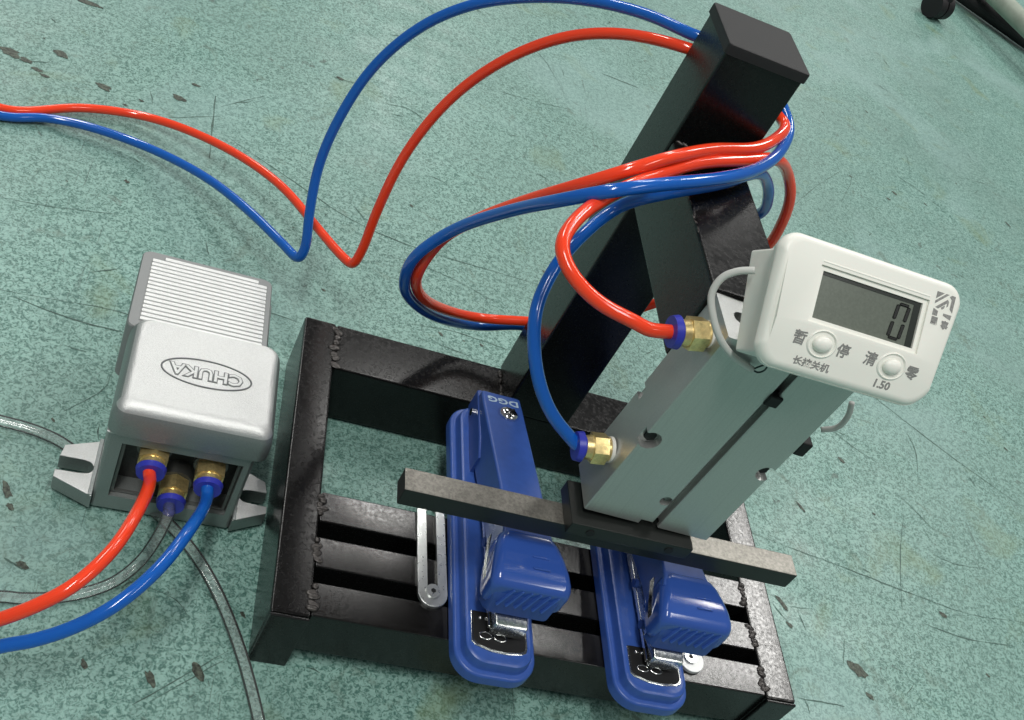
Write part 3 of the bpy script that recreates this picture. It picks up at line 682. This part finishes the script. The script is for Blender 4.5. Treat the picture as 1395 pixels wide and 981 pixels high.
# ---------------------------------------------------------------- slotted strips that hold the staplers
def strip(loc, rz, L, m, label, w=12.2):
    t = empty('slotted_strip', loc, label, 'bracket', 'slotted metal strips beside the staplers', rot=(0, 0, rz))
    outer = [(w * math.cos(math.radians(a)), w * math.sin(math.radians(a))) for a in range(180, 361, 12)] + [(w, L), (-w, L)]
    o = link('plate', prism(outer, 0, 3.0, .5), m, t, local=True)
    slot = [(4.3 * math.cos(math.radians(a)), 2 + 4.3 * math.sin(math.radians(a))) for a in range(180, 361, 15)] + \
           [(4.3 * math.cos(math.radians(a)), L - 14 + 4.3 * math.sin(math.radians(a))) for a in range(0, 181, 15)]
    cut(o, [prism(slot, -2, 6)])
    b = link('screw', add_cyl(add_cyl(bmesh.new(), (0, 1.5, -8), (0, 1.5, 3), 3.2, 16), (0, 1.5, 3), (0, 1.5, 4.6), 6.0, 24), M['zinc'], t, local=True, smooth=30)
    link('socket', cyl((0, 1.5, 4.55), (0, 1.5, 4.75), 2.2, 6), M['dark'], b, local=True)
    return t
strip((124.2, 41.5, H), 0.02, 92, M['zinc'], 'bright slotted steel strip along the left side of the left stapler')
strip((355.4, 25.5, H), .62, 46, M['zinc_lit'], 'white looking slotted strip with only its rounded end showing right of the right stapler')

# ---------------------------------------------------------------- foot pedal valve
VY = 0.032
vx, vy = -139.3, 109.0
va = empty('foot_valve', (vx, vy, 0), 'silver cast foot pedal valve with ribbed tread, oval emblem and three hose ports', 'pedal valve', rot=(0, 0, VY))
bodyv = link('body', box(0, 109, 0, 176, 3, 99, 2.5), M['silver_shade'], va, local=True, smooth=35)
cut(bodyv, [box(11.5, 102, -5, 30, 21.5, 87.5)])
link('seam_line', box(-1.0, 110, -1.0, 8, 97.6, 99.6, .5), M['silver'], va, local=True)
bm = bmesh.new()
for a in ((12.2, 14.6, 4, 6, 22.2, 86.8), (98.8, 101.2, 4, 6, 22.2, 86.8), (14.6, 98.8, 4, 6, 22.2, 24.6)): add_box(bm, *a)
link('inner_rim', bm, M['cavity_rim'], va, local=True)
inner = link('valve_block', box(11.6, 101.9, 21, 29.8, 21.6, 87.4), M['cavity'], va, local=True)
def port(x, z, y0=8.5):
    link('boss', cyl((x, 22, z + 1), (x, y0, z + 1), 13.2, 30), M['cavity_rim'], inner, local=True, smooth=35)
    b = Vector((x, y0 + .2, z)); d = Vector((0, -1, 0))
    f = link('port_fitting', cyl(b, b + d * 12.5, 12.2, 6), M['brass'], va, local=True, smooth=20)
    link('ring', cyl(b + d * 12.3, b + d * 16.5, 9.4, 24, 8.8), M['brass'], f, local=True, smooth=30)
    link('collar', add_cyl(add_cyl(bmesh.new(), b + d * 16.3, b + d * 19, 8.2, 24), b + d * 18.6, b + d * 23.0, 11.4, 30, 10.4), M['collar'], f, local=True, smooth=30)
port(36.0, 76); port(80.0, 69); port(57.6, 40, 9.0)
# cover with soft edges
cr = []
for z, i in ((99.4, 1.2), (101, 0), (112, 0), (119, .8), (124, 2.6), (127.6, 5.4), (129.8, 9.0), (130.6, 13)):
    cr.append([(x, y, z) for x, y in rrect(-1.7 + i * .8, 117 - i * .8, -4 + i, 93.5 - i * .25, max(9 - i * .15, 4), 6)])
cover = link('cover', loops(bmesh.new(), cr), [M['silver_shade'], M['silver']], va, local=True, smooth=50)
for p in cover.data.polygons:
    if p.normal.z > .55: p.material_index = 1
# raised oval and letters
E0 = Matrix.Translation((59.5, 46.5, 130.6))
ov = [Vector((59.5 + 34 * math.cos(a / 48 * 2 * math.pi), 46.5 + 13.6 * math.sin(a / 48 * 2 * math.pi), 130.6)) for a in range(49)]
link('emblem_ring', add_tube(bmesh.new(), ov, .75, 6, False), M['engraving'], cover, local=True, smooth=True)
text_mesh('lettering', 'CHUKA', 15.5, .35, M['engraving'], cover, E0 @ Matrix.Rotation(math.pi, 4, 'Z'), sx=1.02, bold=1.1)
text_mesh('lettering', 'CHUKA', 15.5, .7, M['silver'], cover, E0 @ Matrix.Rotation(math.pi, 4, 'Z'), sx=1.02, bold=.25)
# pedal and its ribs
pz = lambda y: 121.5 - (y - 94) * .075
ped = []
pr_ = rrect(-5.5, 104.5, 88, 187.5, 7, 5)
pedal = link('pedal', loops(bmesh.new(), [[(x, y, 62) for x, y in pr_], [(x, y, pz(y) - 1.5) for x, y in pr_],
             [(49.5 + (x - 49.5) * .985, 137 + (y - 137) * .985, pz(y)) for x, y in pr_]]), M['groove'], va, local=True, smooth=30)
for k in range(17):
    y = 97.0 + k * 5.05
    x0, x1 = (3.2, 99.5) if k < 16 else (13, 92)
    bm = bmesh.new(); add_box(bm, x0, x1, y, y + 3.7, pz(y) - .3, pz(y) + 1.5, .7, 2)
    link('rib', bm, M['ridge'], pedal, local=True, smooth=35)
# mounting ears with open slots
def ear(sgn, x0, reach):
    pts = [(0, -3), (reach, 9), (reach, 17), (9, 17)]
    arc = [(9 + 6.5 * -math.sin(math.radians(a)), 23.8 - 6.8 * math.cos(math.radians(a))) for a in range(15, 180, 15)]
    pts = [(0, -3), (reach, 10), (reach, 17)] + [(12, 17)] + arc + [(12, 30.6), (reach - 1, 30.6), (reach - 3, 42), (0, 53)]
    pts = [(x0 + sgn * x, y) for x, y in pts]
    if sgn > 0: pts = pts
    o = link('mounting_ear', prism(pts, 5, 20.5, .6), [M['silver_shade'], M['silver']], va, local=True)
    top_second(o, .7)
ear(-1, -.1, 31); ear(1, 109.1, 27)
for a in ((-3.4, -.1), (109.1, 112)):
    link('ear_web', box(*a, -2, 54, 6, 21.6, .5), M['silver_shade'], va, local=True)

# ---------------------------------------------------------------- hoses
def hose(name, pts, r, m, label, cat='air hose', seg=18, inner=None, smoothing=6):
    P = relax(catmull(pts, 10), smoothing); bm = add_tube(bmesh.new(), P, r, seg)
    if inner: add_tube(bm, P, inner, seg)
    o = link(name, bm, m, None, smooth=True)
    o['label'] = label; o['category'] = cat
    return o
hose('air_hose', red, 4.75, M['red_hose'], 'red air hose coiled round the black post, from the valve to the upper cylinder port')
hose('air_hose', blue, 4.75, M['blue_hose'], 'blue air hose coiled round the black post, from the valve to the lower cylinder port')
hose('clear_tube', clearA, 4.6, M['clear'], 'short clear tube from the middle valve port, curving left between red and blue hoses', 'clear tube')
hose('clear_tube', clearB, 4.8, M['clear'], 'long clear tube passing under the silver valve and running to the bottom edge', 'clear tube')

# ---------------------------------------------------------------- foot of a chair far behind
ch = empty('distant_chair', (1800, 2350, 0), 'pale foot of a chair above the floor in the far upper right corner', 'chair')
link('leg', cyl(chair_pale[0], chair_pale[1], 26, 28, 24), M['pale'], ch, smooth=40)
link('leg_shade', cyl(chair_shade[0], chair_shade[1], 24, 20), M['rubber'], ch, smooth=40)  # dark rod added in place of the shade under the pale leg
cs = empty('swivel_castor', (1525, 2110, 0), 'small black swivel castor standing on the floor at the top edge', 'caster')
for dx in (-14, 14):
    link('wheel', cyl((1520 + dx - 11, 2108 + dx * .5 - 5, 32), (1520 + dx + 11, 2108 + dx * .5 + 5, 32), 32, 32), M['rubber'], cs, smooth=35)
link('fork', box(1502, 1540, 2090, 2130, 40, 84, 8), M['rubber'], cs, smooth=35)
link('stem', cyl((1530, 2118, 88), (1530, 2118, 150), 9, 16), M['chrome_worn'], cs, smooth=35)
for o in bpy.data.objects:
    if '_org' in o.keys(): del o['_org']
